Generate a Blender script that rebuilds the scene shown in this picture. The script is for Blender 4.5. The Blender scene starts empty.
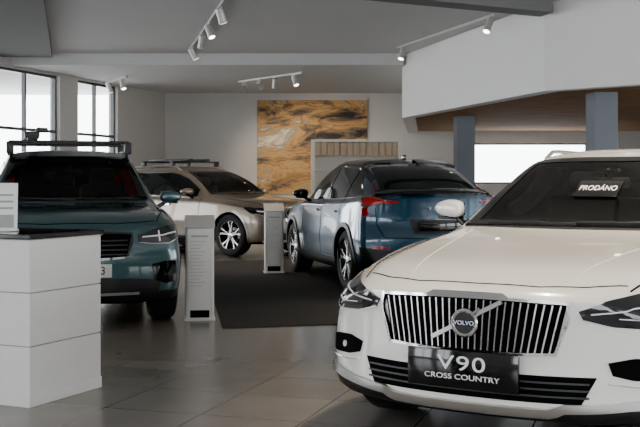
import bpy, bmesh, math, random
import numpy as np
from mathutils import Vector, Matrix
from mathutils.bvhtree import BVHTree
random.seed(3)
scene = bpy.context.scene
COL = scene.collection

# ------------------------------------------------------------------ materials
def mat(name, color, rough=0.5, metal=0.0, coat=0.0, emit=0.0, noise=0.0, nscale=20.0, bump=0.0, spec=None, back=False):
    m = bpy.data.materials.new(name); m.use_nodes = True
    nt = m.node_tree; b = nt.nodes['Principled BSDF']
    b.inputs['Base Color'].default_value = (*color, 1)
    b.inputs['Roughness'].default_value = rough
    b.inputs['Metallic'].default_value = metal
    b.inputs['Coat Weight'].default_value = coat
    b.inputs['Coat Roughness'].default_value = 0.03
    if spec is not None: b.inputs['Specular IOR Level'].default_value = spec
    if emit:
        b.inputs['Emission Color'].default_value = (*color, 1)
        b.inputs['Emission Strength'].default_value = emit
    if back:   # sheet metal: painted outside, dark trim inside
        g = nt.nodes.new('ShaderNodeNewGeometry'); d = nt.nodes.new('ShaderNodeBsdfDiffuse'); d.inputs['Color'].default_value = (.012, .012, .012, 1)
        ms = nt.nodes.new('ShaderNodeMixShader')
        nt.links.new(g.outputs['Backfacing'], ms.inputs[0]); nt.links.new(b.outputs[0], ms.inputs[1]); nt.links.new(d.outputs[0], ms.inputs[2])
        nt.links.new(ms.outputs[0], nt.nodes['Material Output'].inputs['Surface'])
    if noise or bump:
        tc = nt.nodes.new('ShaderNodeTexCoord'); n = nt.nodes.new('ShaderNodeTexNoise')
        n.inputs['Scale'].default_value = nscale; n.inputs['Detail'].default_value = 4
        nt.links.new(tc.outputs['Object'], n.inputs['Vector'])
        if noise:
            mx = nt.nodes.new('ShaderNodeMix'); mx.data_type = 'RGBA'
            mx.inputs[6].default_value = (*[c*(1-noise) for c in color], 1)
            mx.inputs[7].default_value = (*[min(1, c*(1+noise)) for c in color], 1)
            nt.links.new(n.outputs['Fac'], mx.inputs[0])
            nt.links.new(mx.outputs[2], b.inputs['Base Color'])
        if bump:
            bp = nt.nodes.new('ShaderNodeBump'); bp.inputs['Strength'].default_value = bump
            nt.links.new(n.outputs['Fac'], bp.inputs['Height'])
            nt.links.new(bp.outputs['Normal'], b.inputs['Normal'])
    return m

M = {}
M['paint_white'] = mat('paint_white', (0.82, 0.795, 0.745), 0.22, 0.0, 1.0, back=True)
M['paint_teal'] = mat('paint_teal', (0.036, 0.088, 0.100), 0.3, 0.4, 1.0, back=True)
M['paint_blue'] = mat('paint_blue', (0.008, 0.052, 0.095), 0.3, 0.45, 1.0, back=True)
M['paint_silver'] = mat('paint_silver', (0.20, 0.165, 0.125), 0.3, 0.5, 0.8, back=True)
M['glass'] = mat('car_glass', (0.010, 0.012, 0.012), 0.02, 0.0, 0.0, spec=0.6)
def clear_glass():
    m = bpy.data.materials.new('windshield_glass'); m.use_nodes = True; nt = m.node_tree
    for n in list(nt.nodes):
        if n.type != 'OUTPUT_MATERIAL': nt.nodes.remove(n)
    t = nt.nodes.new('ShaderNodeBsdfTransparent'); t.inputs[0].default_value = (.72, .78, .75, 1)
    g = nt.nodes.new('ShaderNodeBsdfGlossy'); g.inputs['Roughness'].default_value = .01
    f = nt.nodes.new('ShaderNodeFresnel'); f.inputs['IOR'].default_value = 1.6
    ms = nt.nodes.new('ShaderNodeMixShader')
    nt.links.new(f.outputs[0], ms.inputs[0]); nt.links.new(t.outputs[0], ms.inputs[1]); nt.links.new(g.outputs[0], ms.inputs[2])
    nt.links.new(ms.outputs[0], nt.nodes['Material Output'].inputs['Surface'])
    return m
M['clear'] = clear_glass()
M['black'] = mat('black_plastic', (0.012, 0.012, 0.013), 0.45)
M['gloss_black'] = mat('gloss_black', (0.006, 0.006, 0.007), 0.08, 0, 0.3)
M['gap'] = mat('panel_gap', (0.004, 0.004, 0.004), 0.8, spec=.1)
M['interior'] = mat('interior_trim', (0.03, 0.03, 0.03), 0.7)
M['seat'] = mat('seat_leather', (0.10, 0.09, 0.08), 0.5)
M['chrome'] = mat('chrome', (0.75, 0.75, 0.75), 0.12, 1.0)
M['satin'] = mat('satin_silver', (0.50, 0.49, 0.47), 0.3, 0.85)
M['bar'] = mat('grille_bar_metal', (0.42, 0.42, 0.42), 0.22, 0.95)
M['rim'] = mat('rim_alloy', (0.6, 0.6, 0.6), 0.25, 0.9)
M['tyre'] = mat('tyre_rubber', (0.012, 0.012, 0.012), 0.75, bump=0.2, nscale=60)
M['lampglass'] = mat('lamp_black', (0.015, 0.016, 0.018), 0.05, 0.2, 0.6)
M['led'] = mat('lamp_led', (0.6, 0.62, 0.65), 0.2, emit=0.2)
M['red'] = mat('tail_lamp_red', (0.35, 0.008, 0.010), 0.12, 0, 0.6, emit=0.05)
M['plate'] = mat('plate_white', (0.75, 0.75, 0.72), 0.4)
M['ink'] = mat('ink_black', (0.01, 0.01, 0.01), 0.5)
M['white'] = mat('print_white', (0.85, 0.85, 0.85), 0.4)
M['bluebadge'] = mat('badge_blue', (0.01, 0.02, 0.06), 0.2)

# ------------------------------------------------------------------ helpers
def new_obj(name, bm, m=None, parent=None, smooth=False, angle=None, mats=None):
    me = bpy.data.meshes.new(name)
    bm.to_mesh(me); bm.free()
    for mm in (mats or ([m] if m else [])): me.materials.append(mm)
    if smooth:
        for p in me.polygons: p.use_smooth = True
        if angle: me.set_sharp_from_angle(angle=math.radians(angle))
    o = bpy.data.objects.new(name, me); COL.objects.link(o)
    if parent: o.parent = parent
    return o

def empty(name, loc=(0, 0, 0), rotz=0.0):
    e = bpy.data.objects.new(name, None); COL.objects.link(e)
    e.location = loc; e.rotation_euler = (0, 0, rotz); e.empty_display_size = 0.2
    return e

def bbox(bm, c, s, mtx=None, bevel=0.0, seg=2, rotz=0.0, mi=0):
    r = bmesh.ops.create_cube(bm, size=1.0)
    vs = r['verts']
    T = Matrix.Translation(c) @ Matrix.Rotation(rotz, 4, 'Z') @ (mtx or Matrix()) @ Matrix.Diagonal((s[0], s[1], s[2], 1))
    bmesh.ops.transform(bm, matrix=T, verts=vs)
    fs = set(f for v in vs for f in v.link_faces)
    for f in fs: f.material_index = mi
    if bevel:
        es = set(e for v in vs for e in v.link_edges)
        rr = bmesh.ops.bevel(bm, geom=list(es), offset=bevel, segments=seg, affect='EDGES', profile=0.5)
        for f in rr['faces']: f.material_index = mi

def cyl(bm, p0, p1, r, n=16, r2=None, mi=0):
    p0 = Vector(p0); p1 = Vector(p1); d = p1-p0
    q = d.to_track_quat('Z', 'Y').to_matrix().to_4x4()
    T = Matrix.Translation((p0+p1)/2) @ q
    rr = bmesh.ops.create_cone(bm, cap_ends=True, segments=n, radius1=r, radius2=r if r2 is None else r2, depth=d.length, matrix=T)
    for f in set(f for v in rr['verts'] for f in v.link_faces): f.material_index = mi

def torus(bm, mt, R0, r, n=32, k=8):
    R = []
    for i in range(n):
        t = 2*math.pi*i/n
        R.append([bm.verts.new(mt @ Vector(((R0+r*math.cos(u))*math.cos(t), (R0+r*math.cos(u))*math.sin(t), r*math.sin(u)))) for u in [2*math.pi*j/k for j in range(k)]])
    fs = []
    for i in range(n):
        for j in range(k): fs.append(bm.faces.new((R[i][j], R[(i+1) % n][j], R[(i+1) % n][(j+1) % k], R[i][(j+1) % k])))
    bmesh.ops.recalc_face_normals(bm, faces=fs)

def prism(bm, poly, z0, z1, mi=0):
    a = [bm.verts.new((x, y, z0)) for x, y in poly]; b = [bm.verts.new((x, y, z1)) for x, y in poly]
    n = len(poly)
    fs = [bm.faces.new(a[::-1]), bm.faces.new(b)]
    for i in range(n): fs.append(bm.faces.new((a[i], a[(i+1) % n], b[(i+1) % n], b[i])))
    for f in fs: f.material_index = mi
    bmesh.ops.recalc_face_normals(bm, faces=fs)

def pchip(xs, ys):
    xs = np.array(xs, float); ys = np.array(ys, float)
    h = np.diff(xs); d = np.diff(ys)/h; n = len(xs); m = np.zeros(n)
    for i in range(1, n-1):
        if d[i-1]*d[i] > 0:
            w1 = 2*h[i]+h[i-1]; w2 = h[i]+2*h[i-1]
            m[i] = (w1+w2)/(w1/d[i-1]+w2/d[i])
    m[0] = d[0]; m[-1] = d[-1]
    def f(x):
        x = min(max(x, xs[0]), xs[-1]); i = min(max(np.searchsorted(xs, x)-1, 0), n-2)
        t = (x-xs[i])/h[i]
        return float((2*t**3-3*t*t+1)*ys[i]+(t**3-2*t*t+t)*h[i]*m[i]+(-2*t**3+3*t*t)*ys[i+1]+(t**3-t*t)*h[i]*m[i+1])
    return f

def sstep(a, b, x):
    t = min(max((x-a)/(b-a), 0), 1); return t*t*(3-2*t)

def catmull(P, n):
    P = [np.array(p, float) for p in P]; out = []
    for i in range(len(P)-1):
        p1, p2 = P[i], P[i+1]
        p0 = P[i-1] if i > 0 else 2*p1-p2
        p3 = P[i+2] if i+2 < len(P) else 2*p2-p1
        t1 = (p2-p0)/2; t2 = (p3-p1)/2; L = np.linalg.norm(p2-p1)
        for t_ in (t1, t2):
            l = np.linalg.norm(t_)
            if l > L: t_ *= L/l
        for k in range(n):
            t = k/n
            out.append((2*t**3-3*t*t+1)*p1+(t**3-2*t*t+t)*t1+(-2*t**3+3*t*t)*p2+(t**3-t*t)*t2)
    out.append(P[-1]); return out

def resample(pts, n):
    P = np.array(pts, float)
    d = np.concatenate([[0], np.cumsum(np.linalg.norm(np.diff(P, axis=0), axis=1))])
    t = np.linspace(0, d[-1], n)
    return np.stack([np.interp(t, d, P[:, 0]), np.interp(t, d, P[:, 1])], axis=1)

def curve2(pts, n=6):
    return [tuple(p) for p in catmull(pts, n)]

# ------------------------------------------------------------------ car builder
class Car:
    def __init__(self, name, tab, paint, nose, T, R=0.355, wheels=(0.88, 3.58), sweepF=0.30, sweepR=0.16, nosep=None, rearp=None, zmid=0.62, z=0.0):
        self.L = tab[-1][0]; self.R = R; self.wheels = wheels
        self.paint = paint
        self.empty = empty(name, (nose[0], nose[1], z), math.atan2(T[1], T[0]))
        ks = [t[0] for t in tab]
        self.f = [pchip(ks, [t[i] for t in tab]) for i in range(1, 8)]
        self.W = max(t[2] for t in tab)
        self.sF, self.sR = sweepF, sweepR
        self.np_ = nosep or pchip([0.2, 0.35, 0.6, 0.8, 1.1], [0.07, 0.01, 0.0, 0.03, 0.12])
        self.rp_ = rearp or pchip([0.2, 0.4, 0.65, 0.9, 1.2], [0.08, 0.0, 0.02, 0.06, 0.10])
        self.zmid = zmid
        self.parts = {}
        self.make_body()
    def section(self, s):
        zb, W, zsh, Wsh, ze, wt, zt = [f(s) for f in self.f]
        zm = min(self.zmid, zb+0.6*(zsh-zb))
        P = [(0, zb), (0.72*W, zb), (0.93*W, zb+0.025), (0.975*W, zb+0.12), (W*0.995, zm-0.1), (W, zm+0.03),
             (Wsh+0.012, zsh-0.03), (Wsh-0.01, zsh), (Wsh-0.055, zsh+0.028+0.1*max(0, min(0.1, ze-zsh-0.05)))]
        p8 = P[-1]; e = (wt, ze)
        mid = ((p8[0]*0.5+e[0]*0.5)+0.018*sstep(0.1, 0.4, ze-zsh), (p8[1]+e[1])/2)
        P += [mid, e, (wt-0.07, ze+0.55*(zt-ze)), (wt*0.5, ze+0.92*(zt-ze)), (0, zt)]
        return catmull(P, 5)
    def deform(self, p):
        x, y, z = p; L = self.L
        a = min(abs(y)/self.W, 1.1)
        dx = self.sF*a**2.4*(1-sstep(0, 1.3, x))+self.np_(z)*(1-sstep(0, 0.45, x))
        dx -= self.sR*a**2.6*(1-sstep(0, 1.0, L-x))+self.rp_(z)*(1-sstep(0, 0.35, L-x))
        return (x+dx, y, z)
    def make_body(self):
        L = self.L
        S = sorted(set([0, 0.01, 0.02, 0.035, 0.05, 0.075, 0.1]+[round(0.1+0.04*i, 3) for i in range(1, int((L-0.2)/0.04))]+[L-0.1, L-0.06, L-0.04, L-0.02, L-0.01, L]))
        V = []; F = []; rings = []
        def addring(pts):
            i0 = len(V); V.extend(pts); rings.append(list(range(i0, i0+len(pts)))); return rings[-1]
        full = []
        for s in S:
            h = self.section(s)
            ring = [(s, p[0], p[1]) for p in h]+[(s, -p[0], p[1]) for p in h[-2:0:-1]]
            full.append(ring)
        for ring in full: addring(ring)
        n = len(full[0])
        for a, b in zip(rings[:-1], rings[1:]):
            for i in range(n): F.append((a[i], a[(i+1) % n], b[(i+1) % n], b[i]))
        for ring, idx, flip in ((full[0], rings[0], False), (full[-1], rings[len(full)-1], True)):
            cz = (ring[0][2]+max(p[2] for p in ring))/2; prev = idx
            for k in (0.9, 0.8, 0.68, 0.56, 0.44, 0.32, 0.2, 0.1):
                i0 = len(V)
                V.extend([(p[0], p[1]*k, cz+(p[2]-cz)*k) for p in ring])
                cur = list(range(i0, i0+n))
                for i in range(n):
                    q = (prev[i], cur[i], cur[(i+1) % n], prev[(i+1) % n])
                    F.append(q if not flip else q[::-1])
                prev = cur
            i0 = len(V); V.append((ring[0][0], 0, cz))
            for i in range(n):
                q = (prev[i], i0, prev[(i+1) % n]); F.append(q if not flip else q[::-1])
        V = [self.deform(p) for p in V]
        self.bvh = BVHTree.FromPolygons([Vector(v) for v in V], F)
        me = bpy.data.meshes.new('body'); me.from_pydata(V, [], F); me.update()
        bm = bmesh.new(); bm.from_mesh(me); bmesh.ops.recalc_face_normals(bm, faces=bm.faces); bm.to_mesh(me); bm.free()
        me.materials.append(M[self.paint]); me.materials.append(M['gap'])
        o = bpy.data.objects.new('body', me); COL.objects.link(o)
        cb = bmesh.new(); Rc = self.R+0.04
        for wx in self.wheels:
            for s in (1, -1):
                cyl(cb, (wx, s*0.55, self.R), (wx, s*1.4, self.R), Rc, 48)
        cm = bpy.data.meshes.new('cut'); cb.to_mesh(cm); cb.free()
        co = bpy.data.objects.new('cut', cm); COL.objects.link(co)
        md = o.modifiers.new('b', 'BOOLEAN'); md.object = co; md.operation = 'DIFFERENCE'; md.solver = 'EXACT'
        dg = bpy.context.evaluated_depsgraph_get()
        nm = bpy.data.meshes.new_from_object(o.evaluated_get(dg))
        o.modifiers.clear(); o.data = nm
        bpy.data.objects.remove(co)
        if len(nm.materials) < 2:
            nm.materials.clear(); nm.materials.append(M[self.paint]); nm.materials.append(M['gap'])
        for p in nm.polygons:
            p.use_smooth = True; p.material_index = 0
            c = p.center
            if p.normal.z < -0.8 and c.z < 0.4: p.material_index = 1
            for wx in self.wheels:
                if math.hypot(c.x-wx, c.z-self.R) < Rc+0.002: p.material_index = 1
        nm.set_sharp_from_angle(angle=math.radians(38))
        o.parent = self.empty
        self.body = o
    def bm(self, part, m):
        k = (part, m)
        if k not in self.parts: self.parts[k] = bmesh.new()
        return self.parts[k]
    def cast(self, mode, a, b, s=1):
        if mode == 'side': o, d, g = Vector((a, s*3, b)), Vector((0, -s, 0)), Vector((a, s*0.85, b))
        elif mode == 'front': o, d, g = Vector((-2, s*a, b)), Vector((1, 0, 0)), Vector((0.3, s*a, b))
        elif mode == 'rear': o, d, g = Vector((self.L+2, s*a, b)), Vector((-1, 0, 0)), Vector((self.L-0.3, s*a, b))
        else: o, d, g = Vector((a, s*b, 4)), Vector((0, 0, -1)), Vector((a, s*b, 1.0))
        h = self.bvh.ray_cast(o, d)
        if h[0] is None: h = self.bvh.find_nearest(g)
        return h[0], h[1]
    def patch(self, part, m, mode, top, bot, off=0.006, nu=14, nv=5, sym=True, inn=0.012):
        bm = self.bm(part, m)
        A = resample(top, nu); B = resample(bot, nu)
        for s in ((1, -1) if sym else (1,)):
            hits = [[self.cast(mode, *(A[i]*(1-v/(nv-1))+B[i]*v/(nv-1)), s) for v in range(nv)] for i in range(nu)]
            o = [[bm.verts.new(h[0]+h[1]*off) for h in r] for r in hits]
            q = [[bm.verts.new(h[0]-h[1]*inn) for h in r] for r in hits]
            fs = []
            for i in range(nu-1):
                for j in range(nv-1):
                    fs.append(bm.faces.new((o[i][j], o[i+1][j], o[i+1][j+1], o[i][j+1])))
                    fs.append(bm.faces.new((q[i][j], q[i][j+1], q[i+1][j+1], q[i+1][j])))
                for j in (0, nv-1):
                    fs.append(bm.faces.new((o[i][j], q[i][j], q[i+1][j], o[i+1][j])))
            for j in range(nv-1):
                for i in (0, nu-1):
                    fs.append(bm.faces.new((o[i][j], q[i][j], q[i][j+1], o[i][j+1])))
            bmesh.ops.recalc_face_normals(bm, faces=fs)
    def strip(self, part, m, mode, pts, w, off=0.004, sym=True, n=None, closed=False, nv=2, inn=.012):
        P = resample(pts, n or max(3, 4*len(pts)))
        d = np.gradient(P, axis=0); d /= (np.linalg.norm(d, axis=1)[:, None]+1e-9)
        N = np.stack([-d[:, 1], d[:, 0]], axis=1)*w/2
        self.patch(part, m, mode, P+N, P-N, off, len(P), nv, sym, inn)
    def lathe(self, part, m, prof, c, side, n=40):
        bm = self.bm(part, m); R = []
        for i in range(n):
            t = 2*math.pi*i/n
            R.append([bm.verts.new((c[0]+r*math.cos(t), c[1]+side*a, c[2]+r*math.sin(t))) for a, r in prof])
        fs = []
        for i in range(n):
            for j in range(len(prof)-1):
                fs.append(bm.faces.new((R[i][j], R[(i+1) % n][j], R[(i+1) % n][j+1], R[i][j+1])))
        bmesh.ops.recalc_face_normals(bm, faces=fs)
    def make_wheels(self, nsp=5, dark=True):
        R = self.R; k = R/0.365
        for wx in self.wheels:
            for s in (1, -1):
                W = self.W
                c = (wx, s*(W-0.14), R)
                self.lathe('tyres', 'tyre', [(a, r*k) for a, r in [(-.10, .255), (-.12, .29), (-.118, .33), (-.10, .357), (-.08, .365), (.08, .365), (.10, .357), (.118, .335), (.122, .30), (.115, .265), (.10, .256), (.07, .25), (-.1, .25)]], c, s)
                self.lathe('rims', 'rim', [(a, r*k) for a, r in [(.106, .262), (.112, .252), (.10, .243)]], c, s)
                self.lathe('rim_barrels', 'ink', [(a, r*k) for a, r in [(.10, .243), (.05, .236), (-.06, .228)]], c, s)
                self.lathe('rim_backs', 'gap', [(-0.01, .232*k), (-0.02, 0.12*k), (-0.02, 0.002)], c, s, 24)
                self.lathe('rims', 'rim', [(0.02, .07*k), (.085, .062*k), (.095, .045*k), (0.095, .001)], c, s, 24)
                self.lathe('brake_discs', 'bar', [(0.0, .15*k), (0.012, .145*k), (0.012, .08*k)], c, s, 32)
                for i in range(nsp):
                    for dd in (-0.16, 0.16):
                        t = 2*math.pi*i/nsp+math.pi/2
                        bm = self.bm('rims', 'rim'); fs = []
                        def P(r, tt, w, a):
                            ca, sa = math.cos(tt), math.sin(tt)
                            return (c[0]+r*ca-w*sa, c[1]+s*a, c[2]+r*sa+w*ca)
                        ring = []
                        for r, tt, w, a in ((.045*k, t+dd*0.6, .014, .088), (.14*k, t+dd*0.85, .012, .088), (.242*k, t+dd*1.35, .014, .098)):
                            ring.append([bm.verts.new(P(r, tt, -w, a)), bm.verts.new(P(r, tt, w, a)), bm.verts.new(P(r, tt, w*1.3, a-.04)), bm.verts.new(P(r, tt, -w*1.3, a-.04))])
                        for a_, b_ in zip(ring[:-1], ring[1:]):
                            for j in range(4): fs.append(bm.faces.new((a_[j], a_[(j+1) % 4], b_[(j+1) % 4], b_[j])))
                        bmesh.ops.recalc_face_normals(bm, faces=fs)
    def arches(self, m, w=0.07, off=0.014, zmin=None):
        Rc = self.R+0.037
        for wx in self.wheels:
            zb = self.f[0](wx)+0.02
            a0 = math.asin(max(-0.9, min(0.9, (zb-self.R)/Rc)))
            ts = np.linspace(a0, math.pi-a0, 30)
            bot = [(wx+Rc*math.cos(t), self.R+Rc*math.sin(t)) for t in ts]
            top = [(wx+(Rc+w)*math.cos(t), max(zb, self.R+(Rc+w)*math.sin(t))) for t in ts]
            self.patch('arch_cladding', m, 'side', top, bot, off, 30, 3)
    def sills(self, m, h=0.15):
        x0, x1 = self.wheels[0]+self.R+0.05, self.wheels[1]-self.R-0.05
        zb = self.f[0](2.0)
        self.patch('sill_cladding', m, 'side', [(x0, zb+h), (x1, zb+h)], [(x0-0.02, zb+0.02), (x1+0.02, zb+0.02)], 0.014, 20, 4)
    def belt(self, x): return self.f[2](x)+0.045
    def side_glass(self, x0, x1, tail=0.3, tailh=0.5, bp=(2.6, 3.55), chrome=None, top_in=0.05):
        xs = np.linspace(x0, x1, 40); top = []; bot = []
        for x in xs:
            b = self.belt(x); t = self.f[4](x)-top_in
            if x > x1-tail:
                k = (x-(x1-tail))/tail; t = t*(1-k)+(b+(t-b)*tailh)*k
            top.append((x, max(t, b+0.004))); bot.append((x, b))
        self.patch('side_window_glass', 'glass', 'side', top, bot, 0.005, 50, 8)
        for x in bp:
            z1 = self.f[4](x)-top_in
            self.strip('window_pillars', 'gloss_black', 'side', [(x+0.03, self.belt(x)), (x, z1)], 0.05, 0.010)
        if chrome:
            self.strip('window_trim', chrome, 'side', bot, 0.014, 0.012, n=40)
            self.strip('window_trim', chrome, 'side', top, 0.012, 0.010, n=50)
    def windshield(self, x0, x1, inset=0.05, curve=0.10, interior=True):
        w0 = self.f[5](x0)-inset*0.6; w1 = self.f[5](x1)-inset
        def pt(t, v):
            x = x0+(x1-x0)*t-curve*(1-v*v)*(1-t)-0.05*(1-v*v)*t
            return x, v*(w0*(1-t)+w1*t)
        def sheet(part, m, ts, vs, off):
            bm = self.bm(part, m); G = []
            for t in ts:
                r = []
                for v in vs:
                    h = self.cast('top', *pt(t, v)); r.append(bm.verts.new(h[0]+h[1]*off))
                G.append(r)
            fs = []
            for i in range(len(ts)-1):
                for j in range(len(vs)-1): fs.append(bm.faces.new((G[i][j], G[i][j+1], G[i+1][j+1], G[i+1][j])))
            bmesh.ops.recalc_face_normals(bm, faces=fs)
            for f in fs:
                if f.normal.z < 0: f.normal_flip()
        sheet('windshield', 'clear' if interior else 'glass', np.linspace(0, 1, 17), np.linspace(-1, 1, 25), .006)
        if not interior: return
        nm = self.body.data; b = bmesh.new(); b.from_mesh(nm); dele = []
        for f in b.faces:
            c = f.calc_center_median()
            if f.normal.z < 0.15 or c.x < x0-.15 or c.x > x1: continue
            t = .5
            for _ in range(12):
                w = w0*(1-t)+w1*t; v = max(-1, min(1, c.y/w))
                t = (c.x-x0+curve*(1-v*v)*(1-t)+.05*(1-v*v)*t)/(x1-x0)
                t = max(-.3, min(1.3, t))
            w = w0*(1-t)+w1*t
            if .04 < t < .955 and abs(c.y) < w-.028: dele.append(f)
        bmesh.ops.delete(b, geom=dele, context='FACES'); b.to_mesh(nm); b.free()
        e = .10
        sheet('windshield_border', 'gloss_black', [0, .04, .085], np.linspace(-1, 1, 25), .009)
        sheet('windshield_border', 'gloss_black', [.90, .95, 1.0], np.linspace(-1, 1, 25), .009)
        for sg in (1, -1):
            sheet('windshield_border', 'gloss_black', np.linspace(0, 1, 17), [sg*(1-e), sg*(1-e/2), sg*1.0], .009)
        zb = self.belt((x0+x1)/2); d = self.bm('dashboard', 'interior')
        bbox(d, (x0+.17, 0, zb-.13), (.50, 1.42, .22), bevel=.05)
        bbox(d, (x0+.25, -.37, zb-.01), (.22, .34, .07), bevel=.02)
        bbox(d, (x0+.40, 0, zb-.05), (.03, .24, .22), bevel=.01)
        mt = Matrix.Translation((x0+.56, -.37, zb-.08)) @ Matrix.Rotation(math.radians(66), 4, 'Y')
        s = self.bm('steering_wheel', 'interior'); torus(s, mt, .18, .018)
        cyl(s, mt @ Vector((0, 0, -.03)), mt @ Vector((0, 0, .03)), .06, 16)
        for a_ in (0, 90, 180):
            q = Vector((math.cos(math.radians(a_+90)), math.sin(math.radians(a_+90)), 0)); cyl(s, mt @ (q*.05), mt @ (q*.175), .014, 8)
        st = self.bm('seats', 'seat'); xs = x1+.38
        rk = Matrix.Rotation(math.radians(16), 4, 'Y')
        for y in (-.37, .37):
            bbox(st, (xs-.28, y, zb-.42), (.52, .50, .16), bevel=.05)
            bbox(st, (xs, y, zb-.10), (.14, .50, .62), mtx=rk, bevel=.05)
            bbox(st, (xs+.12, y, zb+.29), (.10, .26, .17), mtx=rk, bevel=.04)
        bbox(st, (xs+.95, 0, zb-.12), (.16, 1.20, .60), mtx=rk, bevel=.05)
        for y in (-.4, 0, .4): bbox(st, (xs+1.07, y, zb+.22), (.09, .24, .14), mtx=rk, bevel=.04)
        xm, _ = pt(.80, 0); h, n = self.cast('top', xm, 0)
        r = self.bm('interior_mirror', 'ink'); bbox(r, (h.x+.07, 0, h.z-.09), (.03, .24, .065), bevel=.012); cyl(r, h-n*.002, (h.x+.07, 0, h.z-.08), .014, 8)
    def headlight(self, poly_top, poly_bot, hammer):
        self.patch('headlight_lens', 'lampglass', 'front', poly_top, poly_bot, 0.010, 24, 8)
        self.strip('headlight_frame', 'satin', 'front', poly_bot, 0.006, 0.012)
        for (pts, w) in hammer: self.strip('headlight_led', 'led', 'front', pts, w, 0.0125, inn=-.0095)
    def grille(self, zt, zb, wt, wb, nb=22, frame='chrome', bars='satin', bow=0.012, fw=0.018, bw=.011):
        ys = np.linspace(-1, 1, 17)
        top = [(y*wt, zt-bow*y*y) for y in ys]; bot = [(y*wb, zb+bow*y*y) for y in ys]
        self.patch('grille_mesh', 'gap', 'front', top, bot, 0.008, 30, 8, sym=False)
        self.strip('grille_frame', frame, 'front', top, fw, 0.026, sym=False, n=30)
        self.strip('grille_frame', frame, 'front', bot, fw, 0.026, sym=False, n=30)
        zm = (zt+zb)/2
        sd = [(wt, zt-bow+0.008), (wt*1.015, zt-0.3*(zt-zb)), ((wt+wb)/2+0.008, zm-0.02), (wb, zb+bow-0.008)]
        self.strip('grille_frame', frame, 'front', curve2(sd), fw, 0.026, sym=True, n=14)
        for i in range(nb):
            k = (i+0.5)/nb*2-1
            if bars: self.strip('grille_bars', bars, 'front', [(k*wt*0.98, zt-0.012-bow*k*k), (k*wb*0.98, zb+0.012)], bw, 0.02, sym=False, n=6)
    def frame_at(self, mode, a, b, off=0.0, s=1):
        h, n = self.cast(mode, a, b, s)
        r = Vector((0, -1, 0)) if mode in ('front', 'top') else Vector((0, 1, 0))
        if mode == 'side': r = Vector((-s, 0, 0)) if s > 0 else Vector((1, 0, 0))
        z = n.normalized(); x = (r-z*r.dot(z)).normalized(); y = z.cross(x)
        mt = Matrix((x, y, z)).transposed().to_4x4(); mt.translation = h+n*off
        return mt
    def emblem(self, z, r=0.06, wt=0.2, diag=True):
        mt = self.frame_at('front', 0, z, 0.03)
        torus(self.bm('emblem_ring', 'chrome'), mt, r, .010, 32, 10)
        cyl(self.bm('emblem_ring', 'chrome'), mt @ Vector((r*0.7, r*0.7, 0)), mt @ Vector((r*1.25, r*1.25, 0)), 0.012, 8, 0.006)
        b2 = self.bm('emblem_disc', 'ink')
        cyl(b2, mt @ Vector((0, 0, -0.03)), mt @ Vector((0, 0, 0.002)), r*0.95, 28)
        b3 = self.bm('emblem_bar', 'bluebadge')
        bbox(b3, (0, 0, 0), (1, 1, 1)); vs = b3.verts[-8:]
        bmesh.ops.transform(b3, matrix=mt @ Matrix.Translation((0, 0, 0.005)) @ Matrix.Diagonal((1.9*r, 0.026, 0.006, 1)), verts=vs)
        if diag: self.strip('grille_diagonal', 'satin', 'front', [(wt, z-0.075), (-wt, z+0.105)], 0.018, 0.028, sym=False, n=14)
    def text(self, s, mode, a, b, size, m, off=0.01, name='lettering', spacing=1.0, sg=1, sx=1.0):
        return self.mtext(s, self.frame_at(mode, a, b, off, sg), size, m, sx=sx, dz=0, spacing=spacing)
    def board(self, part, m, mode, a, b, w, h, off, th=0.012, bev=0.004):
        mt = self.frame_at(mode, a, b, off)
        if mode in ('front', 'rear'):
            h0 = mt.translation.copy()
            sx = -1 if mode == 'front' else 1
            mt = Matrix(((0, 0, sx), (sx, 0, 0), (0, 1, 0))).to_4x4(); mt.translation = h0
        b_ = self.bm(part, m)
        bm2 = bmesh.new(); bbox(bm2, (0, 0, 0), (w, h, th), bevel=bev); bmesh.ops.transform(bm2, matrix=mt, verts=bm2.verts)
        me = bpy.data.meshes.new('t'); bm2.to_mesh(me); bm2.free(); b_.from_mesh(me)
        return mt
    def mtext(self, s, mt, size, m, dy=0, name='lettering', sx=1.0, dz=0.008, dx=0, spacing=1.0):
        cu = bpy.data.curves.new(name, 'FONT'); cu.body = s; cu.size = size; cu.align_x = 'CENTER'; cu.align_y = 'CENTER'; cu.extrude = 0.001
        cu.space_character = spacing
        t = bpy.data.objects.new(name, cu); COL.objects.link(t)
        dg = bpy.context.evaluated_depsgraph_get(); me = bpy.data.meshes.new_from_object(t.evaluated_get(dg))
        bpy.data.objects.remove(t)
        o = bpy.data.objects.new(name, me); COL.objects.link(o); me.materials.clear(); me.materials.append(M[m])
        me.transform(mt @ Matrix.Translation((dx, dy, dz)) @ Matrix.Diagonal((sx, 1, 1, 1))); o.parent = self.empty
        return o
    def mirrors(self, x, y=0.99, z=1.05, m=None, sc=1.0):
        for s in (1, -1):
            bm = self.bm('mirror_housings', m or self.paint)
            r = bmesh.ops.create_uvsphere(bm, u_segments=24, v_segments=14, radius=1.0)
            for v in r['verts']:
                c = v.co
                for k in range(3): c[k] = math.copysign(abs(c[k])**0.7, c[k])
                taper = 1-0.3*max(0, s*c.y)
                v.co = Vector((x+c.x*0.06*sc+0.035*s*c.y*sc, y*s+c.y*0.115*sc, z+0.008+c.z*0.062*sc*taper))
            b2 = self.bm('mirror_arms', 'gloss_black')
            cyl(b2, (x, s*(y-0.06), z-0.05), (x, s*(self.W-0.09), z-0.11), 0.022, 10)
            bbox(b2, (x-.005, s*(y-.01), z-0.05*sc), (0.09*sc, 0.16*sc, 0.022), bevel=0.008)
            bbox(b2, (x+0.056*sc, s*y, z+.006), (0.02, 0.17*sc, 0.09*sc), bevel=0.008)
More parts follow.
